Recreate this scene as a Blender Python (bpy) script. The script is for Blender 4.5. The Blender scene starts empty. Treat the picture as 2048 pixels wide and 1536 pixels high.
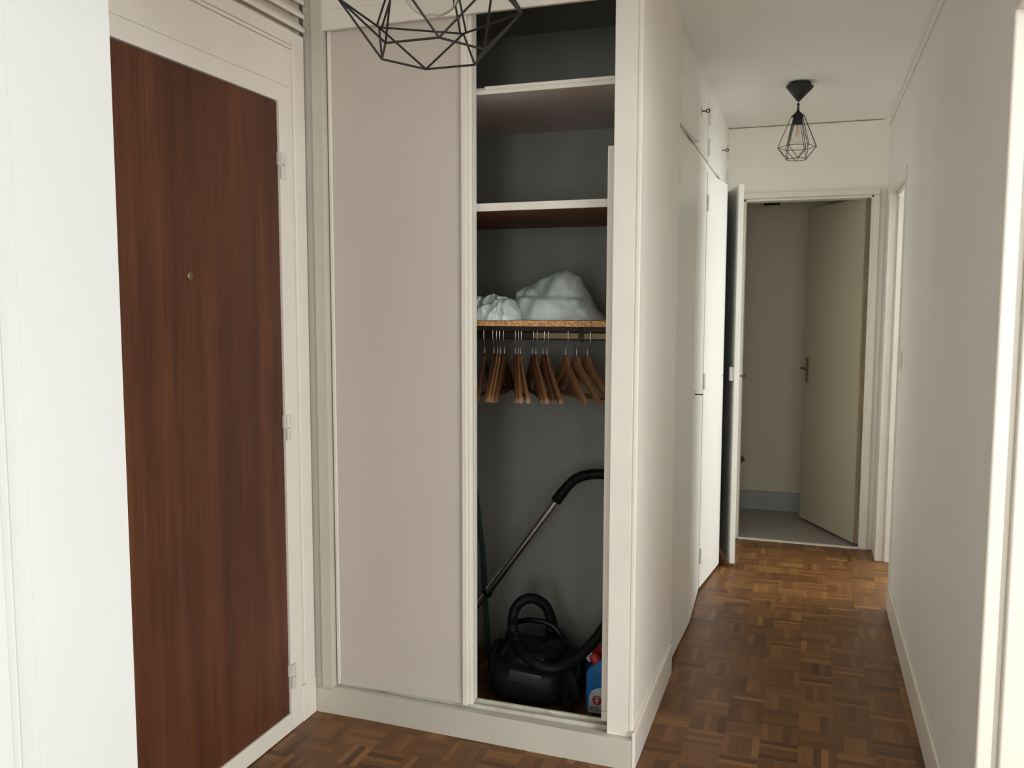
import bpy, bmesh, math, random
import numpy as np
from mathutils import Vector, Matrix
random.seed(7)
rng = np.random.default_rng(7)
R = math.radians
PI = math.pi
scene = bpy.context.scene
col = scene.collection

# ------------------------------------------------------------------ camera
FPX = 1722.8
yaw, pitch, roll = -0.332417, -0.0900953, 0.00216553
fw = Vector((math.sin(yaw)*math.cos(pitch), math.cos(yaw)*math.cos(pitch), math.sin(pitch)))
r0 = Vector((math.cos(yaw), -math.sin(yaw), 0)); u0 = r0.cross(fw)
rt = math.cos(roll)*r0 + math.sin(roll)*u0
up = -math.sin(roll)*r0 + math.cos(roll)*u0
CAM = Vector((0, 0, 1.45))
cd = bpy.data.cameras.new('camera'); cam = bpy.data.objects.new('camera', cd); col.objects.link(cam)
cd.sensor_fit = 'HORIZONTAL'; cd.sensor_width = 36.0; cd.lens = FPX/2048*36.0
cd.clip_start = 0.02; cd.clip_end = 60
cam.matrix_world = Matrix(((rt.x, up.x, -fw.x, CAM.x), (rt.y, up.y, -fw.y, CAM.y), (rt.z, up.z, -fw.z, CAM.z), (0, 0, 0, 1)))
scene.camera = cam

# ------------------------------------------------------------------ world, lights, exposure
w = bpy.data.worlds.new('sky'); scene.world = w; w.use_nodes = True
bg = w.node_tree.nodes['Background']; bg.inputs[0].default_value = (0.80, 0.90, 1.0, 1); bg.inputs[1].default_value = 1.0
vs = scene.view_settings
vs.view_transform = 'Standard'; vs.look = 'None'; vs.gamma = 1.0; vs.use_curve_mapping = False
vs.exposure = -0.10
scene.cycles.diffuse_bounces = 8; scene.cycles.max_bounces = 12

def window_light(name, loc, rot, sx, sy, watts, colour):
    L = bpy.data.lights.new(name, 'AREA'); L.shape = 'RECTANGLE'; L.size = sx; L.size_y = sy
    L.energy = watts; L.color = colour
    o = bpy.data.objects.new(name, L); col.objects.link(o); o.location = loc; o.rotation_euler = rot
    return o
# daylight entering through the window of the living room (right of the camera), the one behind, and the bedroom's
window_light('window_daylight', (3.17, -0.05, 1.42), (0, R(90-26), 0), 1.7, 2.3, 160, (0.98, 1.0, 0.985))
window_light('window_daylight', (0.80, -3.27, 1.42), (R(-90-14), 0, PI), 2.3, 1.7, 126, (0.98, 1.0, 0.985))
window_light('window_daylight', (2.57, 5.05, 1.42), (0, R(90+6), 0), 1.7, 1.5, 100, (0.96, 1.0, 1.0))

# ------------------------------------------------------------------ materials
def srgb(r, g, b):
    f = lambda c: (c/255/12.92) if c/255 <= 0.04045 else ((c/255+0.055)/1.055)**2.4
    return (f(r), f(g), f(b), 1)

def mat(name, colour, rough=0.5, metal=0.0, var=0.0, vscale=6.0, bump=0.0, bscale=60.0, spec=0.5, coords='Object', trans=0.0, ior=1.45, stretch=None, alt=None, stain=None):
    m = bpy.data.materials.new(name); m.use_nodes = True
    nt = m.node_tree; N = nt.nodes; L = nt.links; b = N['Principled BSDF']
    b.inputs['Base Color'].default_value = colour; b.inputs['Roughness'].default_value = rough
    b.inputs['Metallic'].default_value = metal; b.inputs['Specular IOR Level'].default_value = spec
    b.inputs['IOR'].default_value = ior
    if trans: b.inputs['Transmission Weight'].default_value = trans
    tc = N.new('ShaderNodeTexCoord'); src = tc.outputs[coords]
    if stretch:
        mp = N.new('ShaderNodeMapping'); mp.inputs['Scale'].default_value = stretch
        L.new(src, mp.inputs[0]); src = mp.outputs[0]
    out = None
    if var > 0:
        n = N.new('ShaderNodeTexNoise'); n.inputs['Scale'].default_value = vscale; n.inputs['Detail'].default_value = 4
        L.new(src, n.inputs['Vector'])
        mx = N.new('ShaderNodeMix'); mx.data_type = 'RGBA'
        lo = alt if alt else tuple(c*(1-var) for c in colour[:3])+(1,)
        hi = colour if alt else tuple(min(1, c*(1+var)) for c in colour[:3])+(1,)
        mx.inputs[6].default_value = lo; mx.inputs[7].default_value = hi
        rp = N.new('ShaderNodeMapRange'); rp.inputs[1].default_value = 0.3; rp.inputs[2].default_value = 0.7
        L.new(n.outputs['Fac'], rp.inputs[0]); L.new(rp.outputs[0], mx.inputs[0])
        out = mx.outputs[2]
    if stain:
        n2 = N.new('ShaderNodeTexNoise'); n2.inputs['Scale'].default_value = stain[1]; n2.inputs['Detail'].default_value = 6
        L.new(tc.outputs['Object'], n2.inputs['Vector'])
        r2 = N.new('ShaderNodeMapRange'); r2.inputs[1].default_value = stain[2]; r2.inputs[2].default_value = stain[2]+0.06; r2.inputs[4].default_value = stain[3]
        L.new(n2.outputs['Fac'], r2.inputs[0])
        m2 = N.new('ShaderNodeMix'); m2.data_type = 'RGBA'; m2.inputs[7].default_value = stain[0]
        L.new(r2.outputs[0], m2.inputs[0])
        if out: L.new(out, m2.inputs[6])
        else: m2.inputs[6].default_value = colour
        out = m2.outputs[2]
    if out: L.new(out, b.inputs['Base Color'])
    if bump > 0:
        n = N.new('ShaderNodeTexNoise'); n.inputs['Scale'].default_value = bscale; n.inputs['Detail'].default_value = 3
        L.new(src, n.inputs['Vector'])
        bp = N.new('ShaderNodeBump'); bp.inputs['Strength'].default_value = bump; bp.inputs['Distance'].default_value = 0.004
        L.new(n.outputs['Fac'], bp.inputs['Height']); L.new(bp.outputs[0], b.inputs['Normal'])
    return m

M = {}
M['wall_white'] = mat('white wall paint', (0.80, 0.825, 0.815, 1), 0.6, var=0.015, vscale=2, bump=0.05, bscale=90)
M['wall_grey'] = mat('pale grey wall paint', (0.775, 0.765, 0.735, 1), 0.6, var=0.03, vscale=1.5, bump=0.06, bscale=90, stretch=(1, 1, 0.35))
M['wall_cream'] = mat('cream wall paint', (0.88, 0.86, 0.79, 1), 0.65, var=0.02, vscale=2, bump=0.05, bscale=90)
M['side_wall'] = mat('warm white wall paint', (0.90, 0.85, 0.775, 1), 0.5, var=0.025, vscale=4, bump=0.10, bscale=14, stretch=(1, 1, 0.4))
M['ceiling'] = mat('ceiling paint', (0.92, 0.915, 0.88, 1), 0.8, var=0.015, vscale=2, bump=0.04, bscale=80)
M['trim'] = mat('cream gloss paint', (0.75, 0.715, 0.64, 1), 0.38, var=0.03, vscale=7, bump=0.05, bscale=35, stain=((0.40, 0.37, 0.30, 1), 26, 0.74, 0.3))
M['trim_white'] = mat('white gloss paint', (0.78, 0.73, 0.66, 1), 0.38, var=0.02, vscale=7, bump=0.05, bscale=35, stain=((0.45, 0.42, 0.36, 1), 30, 0.76, 0.3))
M['trim_dirty'] = mat('worn cream paint', (0.54, 0.51, 0.44, 1), 0.45, var=0.05, vscale=5, bump=0.12, bscale=30, stain=((0.33, 0.30, 0.24, 1), 14, 0.68, 0.3))
M['track'] = mat('dirty track paint', (0.56, 0.54, 0.46, 1), 0.5, var=0.12, vscale=12, bump=0.1, bscale=40, stain=((0.22, 0.20, 0.15, 1), 18, 0.58, 0.35))
M['panel'] = mat('pinkish beige panel paint', (0.565, 0.515, 0.455, 1), 0.5, var=0.012, vscale=2, bump=0.03, bscale=120)
M['cab'] = mat('cabinet gloss paint', (0.84, 0.825, 0.76, 1), 0.28, var=0.015, vscale=3, bump=0.03, bscale=20)
M['cab_in_shade'] = mat('shade-darkened cabinet interior', (0.10, 0.10, 0.10, 1), 0.7, var=0.1)  # shade inside the cabinets is put into this carcass colour
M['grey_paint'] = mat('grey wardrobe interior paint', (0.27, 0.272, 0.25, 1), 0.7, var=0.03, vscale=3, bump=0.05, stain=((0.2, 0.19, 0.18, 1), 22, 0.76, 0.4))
M['shelf_white'] = mat('chipped white shelf paint', (0.74, 0.71, 0.64, 1), 0.5, var=0.04, vscale=20, bump=0.1, stain=((0.38, 0.30, 0.22, 1), 30, 0.68, 0.7))
M['shelf_under'] = mat('stained brown shelf underside', (0.20, 0.09, 0.035, 1), 0.6, var=0.3, vscale=8, stretch=(1, 8, 1))
M['shelf_under2'] = mat('grey brown shelf underside', (0.66, 0.61, 0.57, 1), 0.7, var=0.12, vscale=4)
M['chip'] = mat('raw chipboard edge', (0.48, 0.26, 0.11, 1), 0.8, var=0.55, vscale=160, bump=0.3, bscale=160)
M['bronze'] = mat('dark bronze rail', (0.055, 0.045, 0.03, 1), 0.45, metal=0.6)
M['brass'] = mat('dull brass', (0.25, 0.20, 0.11, 1), 0.5, metal=0.7, var=0.15, vscale=20)
M['chrome'] = mat('chrome', (0.86, 0.86, 0.85, 1), 0.25, metal=1.0)
M['steel'] = mat('brushed steel', (0.62, 0.60, 0.56, 1), 0.32, metal=1.0)
M['hinge'] = mat('painted hinge', (0.62, 0.585, 0.53, 1), 0.35, var=0.12, vscale=30, stain=((0.35, 0.30, 0.27, 1), 60, 0.6, 0.5))
M['hinge_pale'] = mat('painted pale hinge', (0.70, 0.675, 0.62, 1), 0.35, var=0.05, vscale=30)
M['darkmetal'] = mat('dark key metal', (0.06, 0.05, 0.04, 1), 0.35, metal=0.8)
M['black'] = mat('matt black plastic', (0.007, 0.007, 0.0075, 1), 0.5, var=0.1, spec=0.2)
M['blackgloss'] = mat('gloss black plastic', (0.006, 0.006, 0.007, 1), 0.25, spec=0.3)
M['window_grey'] = mat('smoked grey window', (0.03, 0.03, 0.032, 1), 0.3)
M['wire'] = mat('black lamp wire', (0.018, 0.015, 0.013, 1), 0.42, metal=0.3)
M['lampcap'] = mat('matt black lamp plastic', (0.018, 0.019, 0.020, 1), 0.6)
M['vinyl'] = mat('grey vinyl floor', (0.30, 0.27, 0.235, 1), 0.5, var=0.08, vscale=20)
M['wc_wall'] = mat('beige toilet wall paint', (0.50, 0.455, 0.36, 1), 0.7, var=0.02, vscale=2)
M['wc_door'] = mat('cream toilet door paint', (0.43, 0.40, 0.30, 1), 0.4, var=0.015, vscale=3)
M['skirt_grey'] = mat('blue grey skirting', (0.28, 0.285, 0.275, 1), 0.5)
M['bare_wood'] = mat('bare wood edge', (0.27, 0.22, 0.14, 1), 0.7, var=0.3, vscale=6, stretch=(6, 6, 0.6))
M['porcelain'] = mat('white porcelain', (0.78, 0.76, 0.70, 1), 0.15)
M['seat_dark'] = mat('dark wood toilet seat', (0.06, 0.035, 0.025, 1), 0.35)
M['fabric'] = mat('pale sheer fabric', (0.47, 0.545, 0.53, 1), 0.9, var=0.06, vscale=25, bump=0.15, bscale=350)
M['blue'] = mat('blue bottle plastic', (0.02, 0.13, 0.36, 1), 0.3, var=0.05)
M['navy'] = mat('navy bottle plastic', (0.02, 0.03, 0.12, 1), 0.3)
M['red'] = mat('red cap plastic', (0.42, 0.02, 0.02, 1), 0.35)
M['white_plastic'] = mat('white plastic', (0.72, 0.72, 0.70, 1), 0.4)
M['label'] = mat('pale label', (0.50, 0.53, 0.57, 1), 0.5)
M['ink'] = mat('dark ink', (0.03, 0.035, 0.05, 1), 0.6)
M['ink_grey'] = mat('grey ink', (0.20, 0.21, 0.23, 1), 0.6)
M['label_red'] = mat('red label disc', (0.38, 0.03, 0.045, 1), 0.5)
M['teal'] = mat('teal painted stick', (0.02, 0.065, 0.062, 1), 0.6, var=0.2)
M['hanger'] = mat('varnished hanger wood', (0.27, 0.135, 0.06, 1), 0.42, var=0.25, vscale=6, stretch=(3, 30, 30))
M['hanger_dark'] = mat('dark varnished hanger wood', (0.125, 0.052, 0.022, 1), 0.42, var=0.25, vscale=6, stretch=(3, 30, 30))
M['gap'] = mat('dark joint', (0.03, 0.02, 0.015, 1), 0.9)
M['vent'] = mat('dark vent', (0.02, 0.02, 0.02, 1), 0.8)
# bulb glass and filament
M['glass'] = mat('clear bulb glass', (0.97, 0.97, 0.96, 1), 0.02, trans=1.0, ior=1.12)
M['filament'] = mat('amber filament', (0.75, 0.45, 0.22, 1), 0.5)

# mahogany veneer: long vertical grain with broad darker bands
def mahogany():
    m = bpy.data.materials.new('mahogany veneer'); m.use_nodes = True
    nt = m.node_tree; N = nt.nodes; L = nt.links; b = N['Principled BSDF']
    tc = N.new('ShaderNodeTexCoord')
    def noise(sc, scale, det):
        mp = N.new('ShaderNodeMapping'); mp.inputs['Scale'].default_value = sc; L.new(tc.outputs['Object'], mp.inputs[0])
        n = N.new('ShaderNodeTexNoise'); n.inputs['Scale'].default_value = scale; n.inputs['Detail'].default_value = det
        L.new(mp.outputs[0], n.inputs['Vector']); return n.outputs['Fac']
    fine = noise((1, 1, 0.012), 230, 5); broad = noise((1, 1, 0.05), 13, 4); mott = noise((1, 1, 0.5), 4, 2)
    a = N.new('ShaderNodeMath'); a.operation = 'MULTIPLY_ADD'; a.inputs[1].default_value = 0.35; L.new(fine, a.inputs[0])
    c = N.new('ShaderNodeMath'); c.operation = 'MULTIPLY_ADD'; c.inputs[1].default_value = 0.45; L.new(broad, c.inputs[0])
    d = N.new('ShaderNodeMath'); d.operation = 'MULTIPLY'; d.inputs[1].default_value = 0.2; L.new(mott, d.inputs[0])
    L.new(d.outputs[0], c.inputs[2]); L.new(c.outputs[0], a.inputs[2])
    rp = N.new('ShaderNodeValToRGB'); L.new(a.outputs[0], rp.inputs[0])
    e = rp.color_ramp.elements
    e[0].position = 0.33; e[0].color = (0.045, 0.013, 0.007, 1)
    e[1].position = 0.68; e[1].color = (0.155, 0.056, 0.022, 1)
    k = rp.color_ramp.elements.new(0.5); k.color = (0.088, 0.028, 0.0125, 1)
    L.new(rp.outputs[0], b.inputs['Base Color']); b.inputs['Roughness'].default_value = 0.48; b.inputs['Specular IOR Level'].default_value = 0.35
    return m
M['mahogany'] = mahogany()

# parquet: tone attribute per finger, grain along the finger (UV)
def parquet_mat():
    m = bpy.data.materials.new('oak mosaic parquet'); m.use_nodes = True
    nt = m.node_tree; N = nt.nodes; L = nt.links; b = N['Principled BSDF']
    at = N.new('ShaderNodeAttribute'); at.attribute_name = 'tone'
    uv = N.new('ShaderNodeUVMap'); uv.uv_map = 'UVMap'
    mp = N.new('ShaderNodeMapping'); mp.inputs['Scale'].default_value = (14, 260, 1); L.new(uv.outputs[0], mp.inputs[0])
    n = N.new('ShaderNodeTexNoise'); n.inputs['Scale'].default_value = 1.0; n.inputs['Detail'].default_value = 4; L.new(mp.outputs[0], n.inputs['Vector'])
    a = N.new('ShaderNodeMath'); a.operation = 'MULTIPLY_ADD'; a.inputs[1].default_value = 0.34; L.new(n.outputs['Fac'], a.inputs[0])
    s = N.new('ShaderNodeMath'); s.operation = 'MULTIPLY'; s.inputs[1].default_value = 0.83; L.new(at.outputs['Fac'], s.inputs[0])
    L.new(s.outputs[0], a.inputs[2])
    rp = N.new('ShaderNodeValToRGB'); L.new(a.outputs[0], rp.inputs[0]); e = rp.color_ramp.elements
    e[0].position = 0.10; e[0].color = (0.060, 0.022, 0.006, 1)
    e[1].position = 1.0; e[1].color = (0.34, 0.165, 0.055, 1)
    k = rp.color_ramp.elements.new(0.5); k.color = (0.155, 0.063, 0.018, 1)
    L.new(rp.outputs[0], b.inputs['Base Color'])
    b.inputs['Roughness'].default_value = 0.38; b.inputs['Specular IOR Level'].default_value = 0.36
    bp = N.new('ShaderNodeBump'); bp.inputs['Strength'].default_value = 0.08; bp.inputs['Distance'].default_value = 0.002
    L.new(n.outputs['Fac'], bp.inputs['Height']); L.new(bp.outputs[0], b.inputs['Normal'])
    return m
M['parquet'] = parquet_mat()
M['floor_plain'] = mat('oak floor', (0.13, 0.055, 0.018, 1), 0.4, var=0.2, vscale=30)

# ------------------------------------------------------------------ helpers
def bx(bm, x0, x1, y0, y1, z0, z1):
    vs_ = [bm.verts.new(p) for p in ((x0,y0,z0),(x1,y0,z0),(x1,y1,z0),(x0,y1,z0),(x0,y0,z1),(x1,y0,z1),(x1,y1,z1),(x0,y1,z1))]
    for f in ((3,2,1,0),(4,5,6,7),(0,1,5,4),(1,2,6,5),(2,3,7,6),(3,0,4,7)):
        bm.faces.new([vs_[i] for i in f])
    return bm

def B(*boxes, bevel=0.0, seg=2):
    bm = bmesh.new()
    for b in boxes: bx(bm, *b)
    if bevel:
        bmesh.ops.bevel(bm, geom=bm.edges[:], offset=bevel, segments=seg, affect='EDGES', profile=0.5)
    return bm

def frames(pts):
    pts = [Vector(p) for p in pts]; out = []; n = None
    for i, p in enumerate(pts):
        t = (pts[min(i+1, len(pts)-1)]-pts[max(i-1, 0)]).normalized()
        if n is None:
            n = t.orthogonal().normalized()
        n = (n-t*n.dot(t))
        n = n.normalized() if n.length > 1e-6 else t.orthogonal().normalized()
        out.append((p, n, t.cross(n)))
    return out

def tube(bm, pts, rad, seg=10, cap=True):
    rads = rad if hasattr(rad, '__len__') else [rad]*len(pts)
    rings = []
    for (p, n, b), r in zip(frames(pts), rads):
        rings.append([bm.verts.new(p+(n*math.cos(2*PI*k/seg)+b*math.sin(2*PI*k/seg))*r) for k in range(seg)])
    for a, c in zip(rings, rings[1:]):
        for k in range(seg): bm.faces.new((a[k], a[(k+1) % seg], c[(k+1) % seg], c[k]))
    if cap:
        bm.faces.new(rings[0][::-1]); bm.faces.new(rings[-1])
    return bm

def smooth_path(pts, n=8):
    pts = [Vector(p) for p in pts]; P = [pts[0]*2-pts[1]]+pts+[pts[-1]*2-pts[-2]]; out = []
    for i in range(1, len(P)-2):
        for k in range(n):
            t = k/n; a, b, c, d = P[i-1:i+3]
            out.append(0.5*((2*b)+(c-a)*t+(2*a-5*b+4*c-d)*t*t+(-a+3*b-3*c+d)*t**3))
    out.append(pts[-1]); return out

def lathe(bm, prof, c=(0, 0, 0), seg=24, sx=1.0, sy=1.0, rot=None):
    c = Vector(c); rings = []
    for r, z in prof:
        if r < 1e-6:
            v = Vector((0, 0, z)); v = rot @ v if rot else v
            rings.append([bm.verts.new(c+v)])
        else:
            ring = []
            for k in range(seg):
                v = Vector((r*sx*math.cos(2*PI*k/seg), r*sy*math.sin(2*PI*k/seg), z)); v = rot @ v if rot else v
                ring.append(bm.verts.new(c+v))
            rings.append(ring)
    for a, b in zip(rings, rings[1:]):
        for k in range(seg):
            q = (k+1) % seg
            if len(a) == 1 and len(b) == 1: continue
            if len(a) == 1: bm.faces.new((a[0], b[q], b[k]))
            elif len(b) == 1: bm.faces.new((a[k], a[q], b[0]))
            else: bm.faces.new((a[k], a[q], b[q], b[k]))
    if len(rings[0]) > 1: bm.faces.new(rings[0][::-1])
    if len(rings[-1]) > 1: bm.faces.new(rings[-1])
    return bm

def prism(bm, outline, t0, t1, axis='Y'):
    """outline in (a,b); extruded along axis between t0 and t1"""
    def P(a, b, t):
        return {'Y': (a, t, b), 'X': (t, a, b), 'Z': (a, b, t)}[axis]
    A = [bm.verts.new(P(a, b, t0)) for a, b in outline]; C = [bm.verts.new(P(a, b, t1)) for a, b in outline]
    n = len(A)
    bm.faces.new(A); bm.faces.new(C[::-1])
    for i in range(n): bm.faces.new((A[i], C[i], C[(i+1) % n], A[(i+1) % n]))
    return bm

def wpos(o):
    p = Vector((0, 0, 0))
    while o is not None:
        p += o.location; o = o.parent
    return p

def obj(name, bm, m, parent=None, local=False, smooth=0, label=None, origin=None):
    """link a bmesh as one object; world-space geometry unless local"""
    bmesh.ops.recalc_face_normals(bm, faces=bm.faces[:])
    me = bpy.data.meshes.new(name)
    off = Vector((0, 0, 0))
    if not local:
        if parent is not None: off = wpos(parent)
        else:
            cs = [v.co for v in bm.verts]
            off = Vector(origin) if origin else Vector(((min(c.x for c in cs)+max(c.x for c in cs))/2, (min(c.y for c in cs)+max(c.y for c in cs))/2, min(c.z for c in cs)))
        bmesh.ops.translate(bm, verts=bm.verts[:], vec=-off)
    bm.to_mesh(me); bm.free()
    me.materials.append(M[m])
    if smooth:
        for p in me.polygons: p.use_smooth = True
        me.set_sharp_from_angle(angle=R(smooth))
    o = bpy.data.objects.new(name, me); col.objects.link(o)
    if parent is not None: o.parent = parent
    elif not local: o.location = off
    if label: o['label'] = label
    return o

def tag(o, label, cat, group=None, kind=None):
    o['label'] = label; o['category'] = cat
    if group: o['group'] = group
    if kind: o['kind'] = kind
    return o

def thing(name, label, cat, loc=(0, 0, 0), rz=0, group=None, kind=None):
    o = bpy.data.objects.new(name, None); col.objects.link(o); o.location = loc; o.rotation_euler = (0, 0, rz)
    o.empty_display_size = 0.05
    return tag(o, label, cat, group, kind)

def struct(name, bm, m, label, cat, smooth=0):
    return tag(obj(name, bm, m, smooth=smooth), label, cat, kind='structure')

H = 2.53   # ceiling height

# ------------------------------------------------------------------ shell
floor = struct('floor', B((-1.75, 3.25, -3.35, 5.49, -0.06, -0.0045)), 'gap', 'oak mosaic parquet floor of the hall and corridor', 'floor')
struct('ceiling', B((-1.75, 3.25, -3.35, 6.45, H, H+0.08)), 'ceiling', 'plain cream ceiling above hall and corridor', 'ceiling')

# near left wall (return beside the entrance door niche) with a lining board and a casing groove
nl = thing('wall_left', 'bright white wall left of the entrance door', 'wall', (-1.57, 0, 0), kind='structure')
obj('wall_core', B((-1.75, -1.392, -3.3, 1.462, 0, H)), 'wall_white', nl)
obj('lining_board', B((-1.392, -1.388, 1.216, 1.466, 0, H), (-1.75, -1.392, 1.462, 1.466, 0, H), bevel=0.0003), 'wall_white', nl)
obj('lining_board', B((-1.392, -1.3885, 1.178, 1.2158, 0, H), bevel=0.0003), 'wall_white', nl)
obj('casing', B((-1.392, -1.374, 1.085, 1.150, 0, 2.12), bevel=0.004), 'wall_white', nl)

# wall holding the entrance door
struct('wall_entry', B((-1.80, -1.665, 1.40, 3.40, 0, H)), 'wall_white', 'white wall around the entrance door', 'wall')

# right corridor wall with two openings
struct('wall_right', B((0.40, 0.52, 2.178, 4.405, 0, H), (0.40, 0.52, 4.405, 5.25, 2.10, H), (0.40, 0.52, 5.25, 5.49, 0, H),
                       (0.40, 0.52, -0.50, 2.178, 2.10, H), (0.40, 0.52, -3.3, -0.50, 0, H)), 'wall_grey',
       'pale grey wall along the right of the corridor', 'wall')
# end wall around the toilet doorway
struct('wall_end', B((-1.10, -0.41, 5.49, 5.58, 0, 2.522), (0.335, 0.40, 5.49, 5.58, 0, 2.522), (-0.41, 0.335, 5.49, 5.58, 2.10, 2.522),
                     (-1.10, 0.52, 5.52, 5.58, 2.522, H)), 'wall_cream', 'cream wall at the corridor end above the doorway', 'wall')
# toilet room
struct('wall_toilet', B((-1.10, 0.50, 6.34, 6.44, 0, H), (0.42, 0.50, 5.58, 6.34, 0, H), (-1.18, -1.10, 5.58, 6.44, 0, H)), 'wc_wall', 'dim beige walls inside the toilet room', 'wall')
struct('floor_toilet', B((-1.10, 0.42, 5.502, 6.34, -0.05, 0.0)), 'vinyl', 'grey vinyl floor of the toilet room', 'floor')
struct('baseboard_toilet', B((-1.10, 0.42, 6.326, 6.34, 0.0, 0.135), bevel=0.002), 'skirt_grey', 'blue grey skirting along the toilet back wall', 'baseboard')
struct('trim_1', B((-0.39, 0.315, 5.472, 5.502, -0.004, 0.006), bevel=0.002), 'trim', 'pale threshold strip between parquet and grey vinyl', 'trim')

# closet side wall towards the corridor, closet back and the void behind the hall cabinets
struct('wall_closet', B((-0.569, -0.487, 2.588, 3.345, 0, H)), 'side_wall', 'warm white side wall between closet and corridor cabinets', 'wall')
struct('wall_closet_back', B((-1.665, -0.569, 3.345, 3.42, 0, H)), 'grey_paint', 'shadowed grey back wall inside the closet', 'wall')
struct('ceiling_shade_panel', B((-1.645, -0.569, 2.60, 3.345, 2.518, 2.5295)), 'grey_paint', 'grey panel added under the closet ceiling to darken it', 'ceiling')  # grey sheet added below the room ceiling to deepen the shade up there
struct('wall_closet_left', B((-1.664, -1.6455, 2.60, 3.345, 0, H)), 'grey_paint', 'grey left wall inside the closet', 'wall')
struct('wall_cabinet_back', B((-1.12, -1.10, 3.42, 5.49, 0, H)), 'wall_cream', 'wall behind the corridor cabinets', 'wall')
struct('baseboard_closet', B((-1.64, -0.58, 3.333, 3.345, 0, 0.11), bevel=0.002), 'grey_paint', 'low grey skirting on the closet back wall', 'baseboard')
struct('baseboard_left', B((-0.487, -0.476, 2.560, 3.328, 0.0, 0.122), bevel=0.003), 'trim_white', 'white baseboard on the closet side wall', 'baseboard')
struct('baseboard_right', B((0.388, 0.40, 2.178, 4.395, 0.0, 0.125), bevel=0.004), 'trim_white', 'white baseboard along the grey right wall', 'baseboard')
struct('baseboard_end', B((0.390, 0.40, 5.25, 5.49, 0.0, 0.11), bevel=0.002), 'trim_white', 'short baseboard beside the toilet doorway', 'baseboard')
struct('trim_2', B((0.392, 0.40, 2.178, 5.49, 2.488, 2.525), bevel=0.003), 'wall_grey', 'thin cornice strip along the top of the right wall', 'trim')

# rooms that only send light: living room with two windows, bedroom with one
struct('wall_window', B((3.2, 3.28, -3.3, -1.2, 0, H), (3.2, 3.28, 1.1, 2.26, 0, H), (3.2, 3.28, -1.2, 1.1, 0, 0.55), (3.2, 3.28, -1.2, 1.1, 2.30, H)), 'wall_white', 'living room window wall', 'wall')
struct('wall_back', B((-1.75, -0.35, -3.38, -3.3, 0, H), (1.95, 3.28, -3.38, -3.3, 0, H), (-0.35, 1.95, -3.38, -3.3, 0, 0.55), (-0.35, 1.95, -3.38, -3.3, 2.30, H)), 'wall_white', 'rear wall with a window behind the camera', 'wall')
struct('wall_living', B((0.52, 3.2, 2.18, 2.26, 0, H)), 'wall_white', 'living room wall beyond the opening', 'wall')
struct('wall_bedroom', B((2.6, 2.68, 2.26, 4.3, 0, H), (2.6, 2.68, 5.8, 6.44, 0, H), (2.6, 2.68, 4.3, 5.8, 0, 0.55), (2.6, 2.68, 4.3, 5.8, 2.30, H), (0.50, 2.6, 6.36, 6.44, 0, H)), 'wall_white', 'bedroom walls beyond the right doorway', 'wall')
struct('floor_bedroom', B((0.52, 2.6, 5.49, 6.4, -0.05, 0.0)), 'floor_plain', 'bedroom floor', 'floor')
def window(n, cx, cy, wid, axis, label):
    t = thing('window_%d' % n, label, 'window', (cx, cy, 0.55), kind='structure')
    for z0, z1 in ((0.55, 0.61), (2.24, 2.30)):
        a = (cx-wid/2, cx+wid/2, cy-0.03, cy+0.03, z0, z1) if axis == 'x' else (cx-0.03, cx+0.03, cy-wid/2, cy+wid/2, z0, z1)
        obj('rail', B(a), 'trim_white', t)
    for k in (-1, 0, 1):
        o_ = k*(wid/2-0.03)
        a = (cx+o_-0.03, cx+o_+0.03, cy-0.03, cy+0.03, 0.61, 2.24) if axis == 'x' else (cx-0.03, cx+0.03, cy+o_-0.03, cy+o_+0.03, 0.61, 2.24)
        obj('stile', B(a), 'trim_white', t)
window(1, 3.24, -0.05, 2.3, 'y', 'wide living room window')
window(2, 0.80, -3.34, 2.3, 'x', 'window behind the camera')
window(3, 2.64, 5.05, 1.5, 'y', 'bedroom window')

# ------------------------------------------------------------------ parquet
FL, FW = 0.120, 0.024
def finger_geo(cx, cy, along_x, ztop):
    g = 0.0002
    hx, hy = ((FL/2-g, FW/2-g) if along_x else (FW/2-g, FL/2-g))
    v = [(cx-hx, cy-hy, -0.006), (cx+hx, cy-hy, -0.006), (cx+hx, cy+hy, -0.006), (cx-hx, cy+hy, -0.006),
         (cx-hx, cy-hy, ztop), (cx+hx, cy-hy, ztop), (cx+hx, cy+hy, ztop), (cx-hx, cy+hy, ztop)]
    f = [(4, 5, 6, 7), (0, 1, 5, 4), (1, 2, 6, 5), (2, 3, 7, 6), (3, 0, 4, 7)]
    return v, f
def floor_ok(x, y):
    if x < -1.66 or x > 0.52 or y > 5.49 or y < 0.2: return False
    if x < -1.39 and y < 1.46: return False
    if x > 0.46 and not (4.40 < y < 5.25) and y > 2.17: return False
    if y > 3.36 and x < -1.10: return False
    return True
def proj(x, y, z=0):
    d = Vector((x, y, z))-CAM; return 1024+FPX*d.dot(rt)/d.dot(fw), 768-FPX*d.dot(up)/d.dot(fw), d.dot(fw)
fingers = []
nb = int(6.4/FL)
for i in range(-15, 6):
    for j in range(0, 48):
        ax = (i+j) % 2 == 0
        btone = rng.normal(0, 0.05)
        for k in range(5):
            o = (k-2)*FW
            cx = 0.005+i*FL+FL/2 + (0 if ax else o); cy = 0.02+j*FL+FL/2 + (o if ax else 0)
            if not floor_ok(cx, cy): continue
            q = rng.random()
            tone = float(np.clip(0.40+btone+rng.normal(0, 0.12)+(0.20 if q > 0.93 else 0)-(0.20 if q < 0.09 else 0), 0.02, 0.98))
            fingers.append((cx, cy, ax, float(-0.0005*rng.random()), tone, float(rng.random()*9)))
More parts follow.
